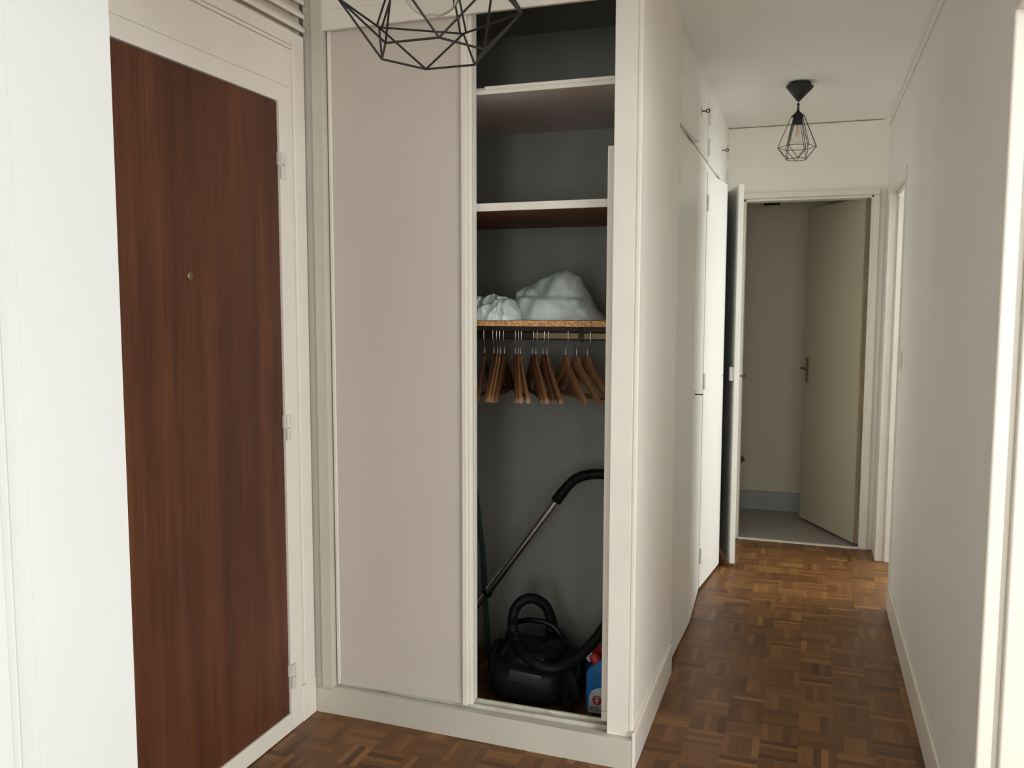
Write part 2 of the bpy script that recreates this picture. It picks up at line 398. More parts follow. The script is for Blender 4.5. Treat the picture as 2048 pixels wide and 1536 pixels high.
def in_view(f):
    u, v, d = proj(f[0], f[1])
    if not (0 < u < 2048 and 0 < v < 1560 and d > 0): return False
    if f[1] > 2.57 and f[0] < -0.48: return False
    if f[0] < -1.60 or f[0] > 0.385: return False
    return True
vis = sorted([f for f in fingers if in_view(f)], key=lambda f: f[0]**2+f[1]**2)[:300]
vset = set(id(f) for f in vis)
def finger_mesh(name, fs, origin=(0, 0)):
    V = []; F = []; tones = []; uvs = []
    for (cx, cy, ax, zt, tone, off) in fs:
        b = len(V); v, f = finger_geo(cx-origin[0], cy-origin[1], ax, zt)
        V += v
        for q in f:
            F.append(tuple(b+i for i in q)); tones.append(tone)
            for i in q:
                lx, ly = v[i][0]-(cx-origin[0]), v[i][1]-(cy-origin[1])
                uvs += ([lx+off, ly+off*0.37] if ax else [ly+off, lx+off*0.37])
    me = bpy.data.meshes.new(name); me.from_pydata(V, [], F)
    a = me.attributes.new('tone', 'FLOAT', 'FACE'); a.data.foreach_set('value', tones)
    uvl = me.uv_layers.new(name='UVMap'); uvl.data.foreach_set('uv', uvs)
    me.materials.append(M['parquet']); return me
fo = wpos(floor)
for f in vis:
    o = bpy.data.objects.new('parquet_finger', finger_mesh('parquet_finger', [f], (f[0], f[1]))); col.objects.link(o)
    o.parent = floor; o.location = Vector((f[0], f[1], 0))-fo
o = bpy.data.objects.new('parquet', finger_mesh('parquet', [f for f in fingers if id(f) not in vset])); col.objects.link(o)
o.parent = floor; o.location = -fo; o['kind'] = 'stuff'
obj('floor_board', B((-1.39, 3.2, -3.3, 0.26, -0.0045, -0.001), (0.54, 3.2, 0.26, 2.18, -0.0045, -0.001), (0.54, 2.6, 2.26, 5.49, -0.0045, -0.001)), 'floor_plain', floor)

# ------------------------------------------------------------------ entrance door and frame
XD = -1.633
d1 = thing('door_1', 'closed mahogany entrance door with a peephole', 'door', (-1.655, 1.97, 0), kind='structure')
obj('slab', B((-1.664, -1.641, 1.505, 2.431, 0.02, 2.101), bevel=0.0015), 'mahogany', d1)
obj('weather_strip', B((-1.641, -1.629, 1.52, 2.428, 0.003, 0.064), bevel=0.003), 'trim', d1, label='cream painted strip along the door bottom')
bm = bmesh.new(); rot = Matrix.Rotation(R(90), 3, 'Y')
lathe(bm, [(0.0, -0.004), (0.011, -0.004), (0.011, 0.002), (0.007, 0.004), (0.006, 0.001), (0.0, 0.001)], (-1.639, 1.993, 1.532), 20, rot=rot)
obj('peephole', bm, 'brass', d1, smooth=40, label='small brass peephole')
for z in (1.900, 1.045, 0.190):
    bm = bmesh.new()
    tube(bm, [(-1.632, 2.443, z-0.041), (-1.632, 2.443, z-0.0015)], 0.0095, 12); tube(bm, [(-1.632, 2.443, z+0.0015), (-1.632, 2.443, z+0.043)], 0.0095, 12)
    hg = obj('hinge', bm, 'hinge', d1, smooth=40)
    obj('hinge_plate', B((-1.642, -1.6325, 2.426, 2.434, z+0.002, z+0.043), bevel=0.001), 'hinge', hg)
t1 = thing('trim_3', 'white painted frame of the mahogany entrance door', 'door frame', (-1.65, 2.50, 0), kind='structure')
obj('jamb', B((-1.665, XD, 2.434, 2.500, 0, 2.160), bevel=0.002), 'trim_white', t1)
obj('jamb', B((-1.665, XD, 1.47, 1.502, 0, 2.160), bevel=0.002), 'trim_white', t1)
obj('bead', B((-1.665, -1.637, 2.501, 2.513, 0.13, 2.286), bevel=0.003), 'trim_white', t1)
obj('casing', B((-1.665, -1.629, 2.514, 2.578, 0.13, 2.342), bevel=0.003), 'trim_white', t1)
obj('plinth_block', B((-1.665, -1.630, 2.501, 2.583, 0, 0.129), bevel=0.003), 'trim_white', t1)
obj('head', B((-1.665, XD, 1.502, 2.434, 2.104, 2.160), bevel=0.002), 'trim_white', t1)
obj('head_panel', B((-1.665, -1.6345, 1.47, 2.500, 2.161, 2.284), bevel=0.0015), 'trim_white', t1)
obj('head_bead', B((-1.665, -1.631, 1.47, 2.513, 2.2855, 2.297), bevel=0.003), 'trim_white', t1)
obj('head_casing', B((-1.665, -1.629, 1.47, 2.514, 2.298, 2.342), bevel=0.003), 'trim_white', t1)
# louvred vent above the entrance door
lv = thing('louvre_vent', 'white painted louvre slats above the entrance door', 'vent', (-1.64, 2.0, 2.343))
obj('backing', B((-1.6649, -1.66, 1.47, 2.578, 2.345, H-0.004)), 'trim_white', lv)
for k in range(4):
    z = 2.362+k*0.045
    bm = bmesh.new()
    prism(bm, [(-1.655, z+0.032), (-1.651, z+0.036), (-1.622, z+0.004), (-1.619, z-0.003), (-1.622, z-0.009), (-1.629, z-0.008)], 1.47, 2.572, 'Y')
    obj('slat', bm, 'trim_white', lv, smooth=30)
obj('end_post', B((-1.66, -1.645, 2.560, 2.577, 2.35, H-0.004)), 'trim_dirty', lv)

# ------------------------------------------------------------------ built-in closet
YF = 2.582
cl = thing('built_in_closet', 'built-in closet with one beige sliding door pushed left', 'closet', (-1.06, 2.64, 0))
bm = B((-1.640, -0.487, 2.586, 2.70, 0.0, 0.088))
prism(bm, [(-1.640, 2.592), (-0.4872, 2.5605), (-0.4872, 2.586), (-1.640, 2.612)], 0.0, 0.097, 'Z')
obj('plinth', bm, 'trim_dirty', cl)
obj('corner_strip', B((-1.640, -1.606, 2.590, 2.64, 0.097, H), bevel=0.003), 'trim_dirty', cl)
obj('stile', B((-1.605, -1.563, YF, 2.64, 0.097, H), bevel=0.002), 'trim_dirty', cl)
obj('stile', B((-0.5705, -0.503, YF, 2.60, 0.0975, H), bevel=0.0015), 'trim', cl)
obj('corner_bead', B((-0.5025, -0.486, YF+0.0015, 2.60, 0.0975, H), bevel=0.005, seg=3), 'trim_white', cl)
obj('header', B((-1.563, -0.571, YF+0.001, 2.598, 2.359, 2.422), bevel=0.0015), 'trim', cl)
obj('fascia', B((-1.563, -0.571, YF+0.004, 2.598, 2.423, H-0.001)), 'trim', cl)
for y0, y1, z1 in ((2.619, 2.631, 0.103), (2.660, 2.672, 0.103)):
    obj('track', B((-1.60, -0.571, y0, y1, 0.088, z1), bevel=0.002), 'track', cl)
def sliding(x0, x1, y0, y1, zt):
    p = obj('sliding_panel', B((x0, x1, y0+0.004, y1-0.004, 0.106, zt)), 'panel', cl, label='flat pinkish beige sliding door')
    obj('panel_stile', B((x0-0.012, x0, y0, y1, 0.104, zt), bevel=0.002), 'trim', p)
    obj('panel_stile', B((x1, x1+0.019, y0-0.006, y1, 0.104, zt), bevel=0.0025), 'trim', p)
    obj('panel_stile', B((x1+0.0192, x1+0.033, y0+0.006, y1, 0.104, zt), bevel=0.0025), 'trim', p)
    obj('bottom_rail', B((x0, x1, y0+0.001, y0+0.0039, 0.106, 0.128), bevel=0.001), 'trim_dirty', p)
sliding(-1.546, -1.073, 2.606, 2.634, 2.40)
sliding(-1.575, -1.079, 2.645, 2.673, 2.40)
obj('door_stop', B((-0.604, -0.570, 2.648, 2.672, 0.139, 1.941), bevel=0.001), 'trim', cl, label='pale batten behind the right jamb')
obj('door_stop', B((-0.604, -0.570, 2.648, 2.672, 0.104, 0.137), bevel=0.001), 'trim', cl)
SX0, SX1, SYB = -1.644, -0.570, 3.343
def shelf(zt, zb, yf, nose, under, label, tilt=0.0):
    s = obj('shelf', B((SX0, SX1, yf+0.004, SYB, zb+0.0005, zt-0.0005)), under, cl, label=label)
    return s
s1 = shelf(2.158, 2.136, 2.69, 'shelf_white', 'shelf_under2', 'high grey shelf with a chipped white edge')
obj('shelf_edge', B((SX0, SX1, 2.682, 2.6935, 2.134, 2.148), bevel=0.0015), 'shelf_white', s1)
obj('shelf_edge', B((SX0+0.62, SX1, 2.685, 2.6935, 2.1485, 2.160), bevel=0.0015), 'shelf_white', s1)
s2 = shelf(1.784, 1.762, 2.69, 'shelf_white', 'shelf_under', 'brown shelf with a chipped white edge')
obj('shelf_edge', B((SX0, SX1, 2.682, 2.6935, 1.7605, 1.786), bevel=0.0015), 'shelf_white', s2)
s3 = shelf(1.404, 1.384, 2.69, 'chip', 'chip', 'raw chipboard shelf above the hanging rail')
# hanging rail: a flattened bar with dark rims
RY = 3.0
obj('hanging_rail', B((SX0, -0.952, RY-0.0075, RY+0.0075, 1.3325, 1.3555), bevel=0.002), 'bronze', cl, label='dark outer tube of the hanging rail')
rail = obj('hanging_rail', B((-0.952, SX1, RY-0.006, RY+0.006, 1.334, 1.354)), 'brass', cl, label='dull brass hanging rail with dark rims')
for z in (1.3325, 1.3555):
    bm = bmesh.new(); tube(bm, [(SX0, RY-0.002, z), (SX1, RY-0.002, z)], 0.0042, 8)
    obj('rail_rim', bm, 'bronze', rail, smooth=40)
bm = bmesh.new(); tube(bm, [(-0.777, RY-0.011, 1.384), (-0.777, RY-0.011, 1.322)], 0.0042, 8)
bx(bm, -0.785, -0.769, RY-0.014, RY+0.010, 1.322, 1.330)
tube(bm, [(-0.766, RY-0.011, 1.384), (-0.766, RY-0.011, 1.335)], 0.0035, 8)
obj('rail_bracket', bm, 'bronze', rail, smooth=40)

# ------------------------------------------------------------------ coat hangers
def hanger_parts(t, m):
    bm = bmesh.new()
    # arms: swept blade, origin at the hook's contact with the rail, hanger plane = local XZ
    n = 14; W = 0.205
    def section(s):           # s -1..1
        x = s*W-0.016; a = abs(s)
        zc = -0.122-0.118*(a**1.3)-0.010*math.sin(PI*a)
        hh = 0.027-0.012*a
        th = 0.0058+0.0024*a
        yb = 0.004*a*a
        return x, zc, hh, th, yb
    rings = []
    for k in range(2*n+1):
        x, zc, hh, th, yb = section((k-n)/n)
        if k in (0, 2*n): hh *= 0.55
        r = []
        for q in range(10):
            an = 2*PI*q/10
            r.append(bm.verts.new((x, yb+th*math.copysign(abs(math.cos(an))**0.6, math.cos(an)), zc+hh*math.copysign(abs(math.sin(an))**0.7, math.sin(an)))))
        rings.append(r)
    for a, b in zip(rings, rings[1:]):
        for q in range(10): bm.faces.new((a[q], a[(q+1) % 10], b[(q+1) % 10], b[q]))
    bm.faces.new(rings[0][::-1]); bm.faces.new(rings[-1])
    # raised shoulder in the middle
    lathe(bm, [(0.0, -0.140), (0.034, -0.136), (0.040, -0.115), (0.033, -0.096), (0.020, -0.088), (0.0, -0.086)], (-0.016, 0, 0), 16, sx=1.0, sy=0.2)
    obj('arms', bm, m, t, local=True, smooth=45)
    bm = bmesh.new(); e = section(0.9)
    tube(bm, [(-0.9*W-0.016, e[4], e[1]-0.003), (0.9*W-0.016, e[4], e[1]-0.003)], 0.0050, 8)
    obj('trouser_bar', bm, m, t, local=True, smooth=40)
    bm = bmesh.new()
    hook = [(-0.016, 0, -0.095), (-0.016, 0, -0.066), (-0.015, 0, -0.062), (0.009, 0, -0.036), (0.010, 0, -0.031), (0.010, 0, -0.004)]
    hook += [(0.010-0.0125+0.0125*math.cos(an), 0, -0.002+0.012*math.sin(an)) for an in [PI*k/8 for k in range(0, 10)]]
    tube(bm, hook, 0.0015, 8)
    obj('hook', bm, 'chrome', t, local=True, smooth=50)
HX = [(-1.145, 12.9), (-1.109, 11.3), (-1.094, 10.1), (-1.083, 11.4), (-1.067, 9.9), (-1.022, 19.3), (-1.010, 20.0), (-1.0, 24.8), (-0.954, 26.5), (-0.94, 27.0), (-0.913, 26.4), (-0.897, 29.6), (-0.825, 34.2), (-0.784, 37.5), (-0.743, 37.8)]
ordn = ['leftmost', 'second from the left', 'third from the left', 'fourth from the left', 'fifth from the left', 'sixth from the left', 'seventh from the left', 'middle one of fifteen',
        'seventh from the right', 'sixth from the right', 'fifth from the right', 'fourth from the right', 'third from the right', 'second from the right', 'rightmost']
darks = {0, 1, 4, 5, 8, 10}
proto = {}
for i, (x, a) in enumerate(HX):
    kind = 'hanger_dark' if i in darks else 'hanger'
    lab = ('dark' if i in darks else 'light') + ' wooden coat hanger, ' + ordn[i] + ' on the closet rail'
    # local +X of the hanger points to its near tip: (sin a, -cos a)
    rz = math.atan2(-math.cos(R(a)), math.sin(R(a)))
    loc = (x, RY-0.002, 1.3615)
    t = thing('coat_hanger', lab, 'hanger', loc, rz, 'wooden coat hangers on the closet rail')
    if kind not in proto:
        hanger_parts(t, kind); proto[kind] = t
    else:
        for ch in proto[kind].children:
            c = ch.copy(); col.objects.link(c); c.parent = t

# ------------------------------------------------------------------ folded sheer fabric on the chipboard shelf
def cloth(name, label, xs, ztop, yc, depth, seed, creases, steps, grain=1.0):
    """a crumpled heap: mound profile with sharp-edged creases and lapped edges (steps)"""
    r2 = random.Random(seed); ph = [r2.uniform(0, 6.28) for _ in range(12)]
    nx, nt = 110, 64
    bm = bmesh.new(); zb = 1.4042; hmax = max(z for _, z in ztop)-zb
    def top(x):
        for (x0, z0), (x1, z1) in zip(ztop, ztop[1:]):
            if x0 <= x <= x1:
                t = (x-x0)/(x1-x0); return z0+(z1-z0)*(0.5*t+0.5*t*t*(3-2*t))
        return zb+0.004
    def ridge(v): return 1-2*abs(math.sin(v))
    sg = lambda v: 1/(1+math.exp(max(-60, min(60, -v))))
    grid = []
    for i in range(nx+1):
        u = i/nx; x = xs[0]+(xs[1]-xs[0])*u
        h = max(0.003, top(x)-zb); row = []
        edge = min(1.0, min(u, 1-u)*7+0.08)
        D = depth*(edge**0.5)
        for j in range(nt+1):
            th = PI*j/nt
            s_, c = math.sin(th), math.cos(th)
            zz = s_**0.6
            rel = zz*h/hmax                                    # 0..1 height in the heap
            f = 0.0
            for k, (a, fu, ft, sk) in enumerate(creases):
                f += a*ridge(fu*u*PI+ft*th+sk*rel+ph[k]+0.5*math.sin(3*u+2*th+ph[k+4]))
            f *= edge*(0.15+0.85*s_**0.5)
            y = yc-D*c*(1.0-0.20*zz)-f*(1 if c > -0.2 else 0.3)
            z = zb+h*zz+f*0.35*zz
            if c > -0.1:
                for (u0, r0_, du, dr, off, sharp) in steps:    # lapped layers: half plane in (u, rel) pushed outwards
                    y -= off*sg(sharp*((u-u0)*du+(rel-r0_)*dr))*min(1, edge*1.4)
            row.append(bm.verts.new((x+f*0.25, y, max(zb, z))))
        grid.append(row)
    for a, b in zip(grid, grid[1:]):
        for j in range(nt): bm.faces.new((a[j], a[j+1], b[j+1], b[j]))
    for g in (grid[0], grid[-1]): bm.faces.new(g)
    return tag(obj(name, bm, 'fabric', smooth=70), label, 'fabric')
cloth('folded_curtain', 'larger crumpled pale sheer curtain on the chipboard shelf', (-0.985, -0.668),
      [(-0.985, 1.500), (-0.965, 1.515), (-0.90, 1.545), (-0.865, 1.556), (-0.835, 1.571), (-0.79, 1.571), (-0.758, 1.556), (-0.735, 1.515), (-0.715, 1.470), (-0.695, 1.438), (-0.668, 1.412)], 2.905, 0.10, 3,
      [(0.007, 1.6, 0.5, 1.5), (0.005, 3.1, -0.8, 2.0), (0.0025, 6.5, 1.3, 0)],
      [(0.2, 0.46, -0.05, -1, 0.040, 150), (0.52, 0.36, -1.0, -1.1, 0.018, 150), (0.27, 0.2, -1, 0.25, -0.055, 26), (0.80, 0.3, 1.0, -0.5, -0.03, 40)])
cloth('folded_curtain', 'smaller crumpled pale sheer curtain left on the chipboard shelf', (-1.118, -0.925),
      [(-1.118, 1.416), (-1.10, 1.455), (-1.085, 1.484), (-1.05, 1.490), (-1.0, 1.484), (-0.965, 1.478), (-0.945, 1.448), (-0.925, 1.412)], 2.80, 0.078, 11,
      [(0.009, 2.2, 0.9, 1.5), (0.006, 4.3, -1.1, 2.0), (0.003, 8.5, 1.3, 0)],
      [(0.45, 0.62, 0.9, -1.0, 0.028, 130), (0.62, 0.45, 1.2, -0.3, 0.018, 80), (0.3, 0.55, -0.6, -1.0, 0.014, 120)])

# ------------------------------------------------------------------ vacuum cleaner
vc = thing('vacuum_cleaner', 'black canister vacuum cleaner with hose and chrome wand on the closet floor', 'vacuum cleaner', (-0.935, 3.05, 0))
def superbox(c, hx, hy, z0, z1, p=0.45, top=0.45, seg=36, rings=14):
    bm = bmesh.new(); prof = []
    rr = []
    for i in range(rings+1):
        t = -PI/2+PI*i/rings
        k = abs(math.cos(t))**top; z = (z0+z1)/2+(z1-z0)/2*math.copysign(abs(math.sin(t))**top, math.sin(t))
        if i in (0, rings): rr.append([bm.verts.new((c[0], c[1], z))]); continue
        ring = []
        for q in range(seg):
            a = 2*PI*q/seg
            ring.append(bm.verts.new((c[0]+hx*k*math.copysign(abs(math.cos(a))**p, math.cos(a)), c[1]+hy*k*math.copysign(abs(math.sin(a))**p, math.sin(a)), z)))
        rr.append(ring)
    for a, b in zip(rr, rr[1:]):
        for q in range(seg):
            n = (q+1) % seg
            if len(a) == 1: bm.faces.new((a[0], b[n], b[q]))
            elif len(b) == 1: bm.faces.new((a[q], a[n], b[0]))
            else: bm.faces.new((a[q], a[n], b[n], b[q]))
    return bm
obj('body', superbox((-0.935, 2.985), 0.152, 0.185, 0.02, 0.170, 0.55, 0.5), 'black', vc, smooth=60)
lid = obj('lid', superbox((-0.938, 3.005), 0.112, 0.165, 0.10, 0.226, 0.6, 0.7), 'blackgloss', vc, smooth=60)
bm = B((-0.978, -0.858, 2.801, 2.813, 0.118, 0.157), bevel=0.003); bmesh.ops.rotate(bm, verts=bm.verts[:], cent=(-0.93, 2.807, 0.137), matrix=Matrix.Rotation(R(4), 3, 'Y'))
obj('display_window', bm, 'window_grey', vc, smooth=40, label='smoked grey front window')
bm = bmesh.new(); lathe(bm, [(0, -0.003), (0.014, -0.002), (0.014, 0.002), (0, 0.004)], (-0.958, 2.850, 0.170), 16, sx=1.0, sy=0.45, rot=Matrix.Rotation(R(60), 3, 'X'))
obj('emblem', bm, 'steel', vc, smooth=40, label='small silver emblem')
for sx_ in (-1, 1):
    bm = bmesh.new(); rot = Matrix.Rotation(R(90), 3, 'Y')
    lathe(bm, [(0.0, -0.016), (0.055, -0.016), (0.080, -0.012), (0.086, 0), (0.080, 0.012), (0.055, 0.016), (0.0, 0.012)], (-0.935+sx_*0.166, 3.03, 0.086), 28, rot=rot)
    obj('wheel', bm, 'black', vc, smooth=40)
bm = bmesh.new(); lathe(bm, [(0, -0.012), (0.026, -0.012), (0.026, 0.012), (0, 0.012)], (-0.935, 2.86, 0.026), 18, rot=Matrix.Rotation(R(90), 3, 'Y'))
obj('castor', bm, 'black', vc, smooth=40)
bm = bmesh.new()
tube(bm, smooth_path([(-1.072, 3.05, 0.10), (-1.068, 3.045, 0.165), (-1.055, 3.04, 0.212), (-1.028, 3.035, 0.243), (-0.985, 3.03, 0.26), (-0.94, 3.03, 0.263), (-0.892, 3.03, 0.255), (-0.857, 3.03, 0.228), (-0.838, 3.035, 0.19), (-0.828, 3.04, 0.13), (-0.826, 3.045, 0.09)], 5), 0.0105, 10)
obj('carry_handle', bm, 'blackgloss', vc, smooth=60)
bm = bmesh.new()
lathe(bm, [(0.030, 0.0), (0.031, 0.012), (0.024, 0.014), (0.024, 0.05), (0.0, 0.05)], (-0.895, 3.06, 0.195), 20)
obj('hose_collar', bm, 'black', vc, smooth=40)
def ribbed(path, r, n=5, step=0.0085, amp=0.0012):
    pts = smooth_path(path, n*3); L = [0]
    for a, b in zip(pts, pts[1:]): L.append(L[-1]+(b-a).length)
    total = L[-1]; m_ = int(total/(step/2)); out = []; rad = []
    k = 0
    for i in range(m_+1):
        s = total*i/m_
        while k < len(L)-2 and L[k+1] < s: k += 1
        t = (s-L[k])/max(1e-9, L[k+1]-L[k]); out.append(pts[k].lerp(pts[k+1], t)); rad.append(r+(amp if i % 2 else -amp))
    bm = bmesh.new(); tube(bm, out, rad, 14); return bm
hose = [(-0.895, 3.06, 0.235), (-0.897, 3.058, 0.268), (-0.915, 3.05, 0.315), (-0.950, 3.03, 0.346), (-0.990, 3.01, 0.345), (-1.018, 2.985, 0.310), (-1.016, 2.955, 0.255), (-0.985, 2.905, 0.222),
        (-0.930, 2.845, 0.202), (-0.865, 2.815, 0.185), (-0.805, 2.825, 0.180), (-0.750, 2.880, 0.202), (-0.690, 2.955, 0.262), (-0.640, 3.02, 0.36), (-0.605, 3.08, 0.52), (-0.605, 3.13, 0.68), (-0.64, 3.148, 0.79)]
obj('hose', ribbed(hose, 0.0195), 'black', vc, smooth=60)
A0, A1 = Vector((-1.42, 3.16, 0.0)), Vector((-0.901, 3.15, 0.709))
dr = (A1-Vector((-1.248, 3.15, 0.227))).normalized()
Pw = lambda s: A1-dr*s
bm = bmesh.new(); tube(bm, [Pw(0.0), Pw(0.50)], 0.0165, 16)
wnd = obj('wand', bm, 'chrome', vc, smooth=40, label='chrome telescopic wand')
bm = bmesh.new(); tube(bm, [Pw(0.50), Pw(0.80)], 0.0125, 16); obj('inner_tube', bm, 'chrome', wnd, smooth=40)
bm = bmesh.new(); tube(bm, [Pw(0.487), Pw(0.505)], 0.0205, 16); obj('lock_ring', bm, 'black', wnd, smooth=40)
bm = bmesh.new(); p8 = Pw(0.80); tube(bm, [Pw(0.79), p8+Vector((-0.01, 0, -0.02))], 0.018, 14); bx(bm, p8.x-0.16, p8.x+0.02, p8.y-0.06, p8.y+0.06, 0.002, 0.045)
obj('floor_head', bm, 'black', vc, smooth=30)
bm = bmesh.new()
hp = smooth_path([Pw(-0.002)-dr*0.012, Pw(-0.03), (-0.858, 3.15, 0.765), (-0.825, 3.15, 0.795), (-0.775, 3.149, 0.813), (-0.717, 3.148, 0.818), (-0.668, 3.148, 0.805), (-0.63, 3.148, 0.775)], 6)
tube(bm, hp, [0.021]*8+[0.0195]*(len(hp)-8), 14)
obj('curved_handle', bm, 'black', vc, smooth=50)
# power cord loops hanging on the right side
bm = bmesh.new()
for k in range(4):
    cx, cy = -0.790+0.008*k, 2.86-0.006*k
    tube(bm, smooth_path([(cx, cy+0.02, 0.165), (cx+0.02, cy, 0.14), (cx+0.026+0.004*k, cy-0.005, 0.07), (cx+0.012, cy, 0.022), (cx-0.008, cy+0.01, 0.06), (cx-0.006, cy+0.015, 0.13), (cx, cy+0.02, 0.165)], 5), 0.0035, 8)
obj('power_cord', bm, 'black', vc, smooth=60)

# teal stick leaning in the closet corner
bm = bmesh.new()
tube(bm, [(-1.226, 3.26, 0.002), (-1.275, 3.325, 0.42), (-1.345, 3.33, 0.95)], 0.0095, 12)
st = thing('broom_stick', 'teal stick leaning against the closet back wall', 'stick', (-1.226, 3.26, 0))
obj('shaft', bm, 'teal', st, smooth=40)
bm = bmesh.new(); tube(bm, [(-1.2255, 3.2595, 0.0005), (-1.2285, 3.263, 0.03)], 0.0115, 12); obj('end_cap', bm, 'teal', st, smooth=40)

# ------------------------------------------------------------------ cleaning bottles
b1 = thing('toilet_cleaner_bottle', 'blue toilet cleaner bottle with red cap and pale label', 'bottle', (-0.668, 2.915, 0))
bm = bmesh.new()
prof = [(-0.718, 0.001), (-0.614, 0.001), (-0.614, 0.165), (-0.628, 0.195), (-0.646, 0.207), (-0.668, 0.200), (-0.686, 0.182), (-0.705, 0.168), (-0.717, 0.150)]
prism(bm, prof, 2.890, 2.945, 'Y'); bmesh.ops.bevel(bm, geom=bm.edges[:], offset=0.008, segments=3, affect='EDGES', profile=0.6)
body1 = obj('bottle_body', bm, 'blue', b1, smooth=50)
bm = bmesh.new(); rot = Matrix.Rotation(R(-38), 3, 'Y')
lathe(bm, [(0, 0), (0.0165, 0), (0.0185, 0.006), (0.0175, 0.03), (0.012, 0.040), (0, 0.042)], (-0.676, 2.9175, 0.176), 20, rot=rot)
obj('cap', bm, 'red', b1, smooth=40, label='red tilted cap')
yl = 2.8893
bm = bmesh.new()
outl = [(-0.7065, 0.006), (-0.624, 0.006), (-0.624, 0.085), (-0.632, 0.096), (-0.650, 0.1005), (-0.668, 0.099), (-0.684, 0.094), (-0.696, 0.084), (-0.7035, 0.066), (-0.7065, 0.040)]
prism(bm, outl, yl, yl+0.0012, 'Y')
lab1 = obj('label', bm, 'label', b1, label='pale front label')
bm = bmesh.new(); lathe(bm, [(0, 0), (0.0175, 0), (0.0175, 0.0006), (0, 0.0006)], (-0.6745, yl-0.0001, 0.054), 28, rot=Matrix.Rotation(R(90), 3, 'X'))
obj('label_disc', bm, 'label_red', lab1, label='red disc with a white toilet symbol')
bm = bmesh.new()
prism(bm, [(-0.6805, 0.060), (-0.6695, 0.060), (-0.6695, 0.067), (-0.6805, 0.067)], yl-0.0012, yl-0.0006)
prism(bm, [(-0.6815, 0.057), (-0.6685, 0.057), (-0.670, 0.051), (-0.6735, 0.047), (-0.6735, 0.041), (-0.6775, 0.041), (-0.6775, 0.047), (-0.6805, 0.051)], yl-0.0012, yl-0.0006)
obj('toilet_symbol', bm, 'label', lab1)
def text(s, size, x, y, z, m, parent, bold=0.0):
    cu = bpy.data.curves.new('txt', 'FONT'); cu.body = s; cu.size = size; cu.extrude = 0.0002; cu.offset = bold
    to = bpy.data.objects.new('txt', cu); col.objects.link(to); bpy.context.view_layer.update()
    me = bpy.data.meshes.new_from_object(to.evaluated_get(bpy.context.evaluated_depsgraph_get()))
    bpy.data.objects.remove(to); bpy.data.curves.remove(cu)
    me.transform(Matrix.Rotation(R(90), 4, 'X')); me.transform(Matrix.Translation(Vector((x, y, z))-wpos(parent)))
    me.name = 'lettering'; me.materials.clear(); me.materials.append(M[m])
    o = bpy.data.objects.new('lettering', me); col.objects.link(o); o.parent = parent
    return o
text('GEL WC', 0.0095, -0.7015, yl-0.0004, 0.0215, 'ink', lab1, 0.0003)
bm = bmesh.new()
for z in (0.0175, 0.0140, 0.0105): bx(bm, -0.7015, -0.645, yl-0.0005, yl, z, z+0.0016)
obj('fine_print', bm, 'ink_grey', lab1)

b2 = thing('angled_neck_bottle', 'navy cleaner bottle with white collar and red cap behind the blue one', 'bottle', (-0.715, 3.03, 0))
bm = bmesh.new()
prism(bm, [(-0.746, 0.001), (-0.668, 0.001), (-0.664, 0.10), (-0.686, 0.150), (-0.706, 0.172), (-0.730, 0.158), (-0.746, 0.125)], 3.00, 3.058, 'Y'); bmesh.ops.bevel(bm, geom=bm.edges[:], offset=0.009, segments=3, affect='EDGES')
obj('bottle_body', bm, 'navy', b2, smooth=50)
dirn = Vector((0.62, -0.25, 0.60)).normalized(); p0 = Vector((-0.735, 3.02, 0.150))
bm = bmesh.new(); tube(bm, [p0, p0+dirn*0.012, p0+dirn*0.034, p0+dirn*0.038], [0.019, 0.0215, 0.019, 0.016], 18)
obj('collar', bm, 'white_plastic', b2, smooth=40, label='white ribbed collar')
bm = bmesh.new(); tube(bm, [p0+dirn*0.034, p0+dirn*0.04, p0+dirn*0.075, p0+dirn*0.083], [0.0165, 0.019, 0.0155, 0.010], 18)
obj('cap', bm, 'red', b2, smooth=40, label='red cap')

# ------------------------------------------------------------------ corridor cabinets
XC = -0.497   # closed front plane
def leaf(parent, hinge_y, width, z0, z1, ang, near_hinge, thick=0.022, hinges=(), hinge_m='hinge_pale', m='cab', label=None):
    """door leaf pivoting on its hinge at the front face; ang opens it into the corridor"""
    dp = bmesh.new(); s = 1 if near_hinge else -1
    y0, y1 = (0.002, width) if s > 0 else (-width, -0.002)
    bx(dp, -thick, 0, y0, y1, z0, z1)
    bmesh.ops.bevel(dp, geom=dp.edges[:], offset=0.0015, segments=2, affect='EDGES')
    o = obj('door', dp, m, parent, local=True, label=label)
    o.location = Vector((XC, hinge_y, 0))-wpos(parent); o.rotation_euler = (0, 0, -s*R(ang))
    for z in hinges:
        b = bmesh.new()
        tube(b, [(0.004, 0.0, z-0.040), (0.004, 0, z-0.001)], 0.0082, 10); tube(b, [(0.004, 0.0, z+0.001), (0.004, 0, z+0.040)], 0.0082, 10)
        bx(b, 0.0002, 0.0022, min(0, s*0.016), max(0, s*0.016), z-0.036, z+0.036)
        obj('hinge', b, hinge_m, o, local=True, smooth=40)
    return o
def key(door, y, z, flat=False, plate=True):
    b = bmesh.new(); tube(b, [(0.0, y, z), (0.022, y, z)], 0.0028, 8)
    n = 14; ring = [(0.029+0.008*math.cos(2*PI*k/n), y+(0.007*math.sin(2*PI*k/n) if flat else 0), z+(0 if flat else 0.007*math.sin(2*PI*k/n))) for k in range(n+1)]
    tube(b, ring, 0.0026, 6)
    obj('key', b, 'darkmetal', door, local=True, smooth=50)
    if plate:
        b = bmesh.new(); bx(b, 0.0002, 0.002, y-0.009, y+0.009, z-0.02, z+0.02); obj('key_plate', b, 'hinge', door, local=True)
